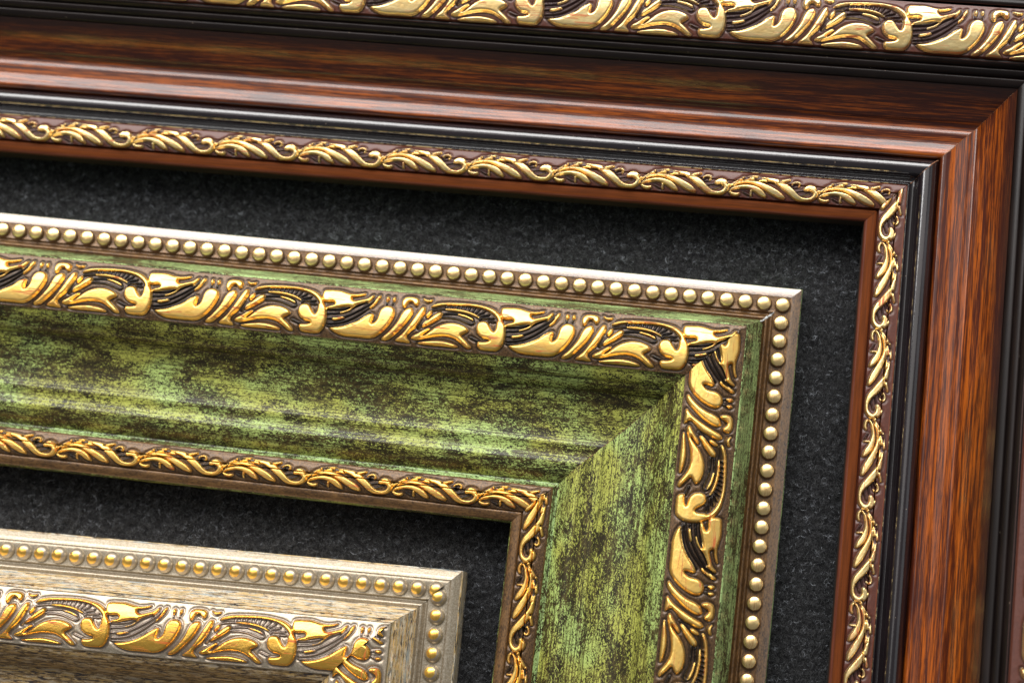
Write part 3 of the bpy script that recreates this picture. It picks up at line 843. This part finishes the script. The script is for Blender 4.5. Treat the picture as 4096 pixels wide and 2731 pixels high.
def in_rail(x, y, O, rot, W, margin):
    c, s = math.cos(math.radians(rot)), math.sin(math.radians(rot))
    dx, dy = x - O[0], y - O[1]
    u = c * dx + s * dy; v = -s * dx + c * dy
    m = np.maximum(u, v)                       # distance outwards from the corner lines
    return (m < -margin) & (m > -(W - margin))

N = 150000
x = nrg.uniform(-262, 62, N * 2); y = nrg.uniform(-168, 68, N * 2)
bad = in_rail(x, y, (4.8, 4.9), 0, 64, 1.0) | in_rail(x, y, (-77.4, -80.3), 1.4, 64, 1.0) | in_rail(x, y, (ox, oy), .6, WA - 8, 1.0)
cA, sA = math.cos(ph), math.sin(ph)
uu = cA * (x - 19.4) + sA * (y - 24.5); vv = -sA * (x - 19.4) + cA * (y - 24.5)
bad |= np.maximum(uu, vv) > 7
uu = (x + 77.4); vv = (y + 80.3)
bad |= np.maximum(uu, vv) < -62
x = x[~bad][:N]; y = y[~bad][:N]
# pull the roots into irregular little tufts
ntx, nty = 190, 140
gx = (np.arange(ntx)[:, None] + nrg.uniform(-.9, .9, (ntx, nty))) * 1.8 - 268
gy = (np.arange(nty)[None, :] + nrg.uniform(-.9, .9, (ntx, nty))) * 1.8 - 174
gh = nrg.uniform(0, 1, (ntx, nty))
ix = np.clip(((x + 268) / 1.8).astype(int), 1, ntx - 2); iy = np.clip(((y + 174) / 1.8).astype(int), 1, nty - 2)
bd_ = np.full(len(x), 1e9); tx = x.copy(); ty = y.copy(); hx = np.zeros(len(x))
for di in (-1, 0, 1):
    for dj in (-1, 0, 1):
        cxx = gx[ix + di, iy + dj]; cyy = gy[ix + di, iy + dj]
        d2 = (cxx - x) ** 2 + (cyy - y) ** 2
        mk = d2 < bd_
        bd_[mk] = d2[mk]; tx[mk] = cxx[mk]; ty[mk] = cyy[mk]; hx[mk] = gh[ix + di, iy + dj][mk]
pull = nrg.uniform(.0, .5, len(x))
x = x + (tx - x) * pull; y = y + (ty - y) * pull
n = len(x); K = 14
tuft = 0.45 + 1.1 * hx
rad = nrg.gamma(6, .13, n).clip(.25, 1.6)
turns = nrg.uniform(.3, .9, n)
az = nrg.normal(.9, 1.0, n) + math.pi * (nrg.random(n) > .5)
tilt = nrg.uniform(.4, 1.55, n)
ph0 = nrg.uniform(0, 2 * math.pi, n)
t = np.linspace(0, 1, K)[None, :]
ang_ = ph0[:, None] + 2 * math.pi * turns[:, None] * t
rr = rad[:, None] * (1 - .35 * t)
lx = rr * np.cos(ang_); ly = rr * np.sin(ang_); lz = (t - .5) * .7
ct, st = np.cos(tilt)[:, None], np.sin(tilt)[:, None]
yy = ly * ct - lz * st; zz = ly * st + lz * ct
ca, sa = np.cos(az)[:, None], np.sin(az)[:, None]
px = x[:, None] + lx * ca - yy * sa; py = y[:, None] + lx * sa + yy * ca
base = nrg.uniform(.3, 2.3, n)[:, None] * tuft[:, None]
pz = np.maximum(base + zz + .5, .05)
pos = np.stack([px, py, pz], -1).reshape(-1, 3) * MM
hc = bpy.data.hair_curves.new('carpet_pile')
hc.add_curves([K] * n)
hc.points.foreach_set('position', pos.astype(np.float32).ravel())
at = hc.attributes.get('radius') or hc.attributes.new('radius', 'FLOAT', 'POINT')
rd = nrg.uniform(.014, .034, n)[:, None] * np.ones((1, K))
at.data.foreach_set('value', (rd.ravel() * MM).astype(np.float32))
hc.materials.append(hm.m)
pile = link(bpy.data.objects.new('carpet_pile', hc))
pile['kind'] = 'stuff'
pile['label'] = 'curly black fleece pile of the carpet under the frames'
pile['category'] = 'carpet pile'
sc.cycles_curves.shape = 'RIBBONS' if hasattr(sc, 'cycles_curves') else 'RIBBONS'
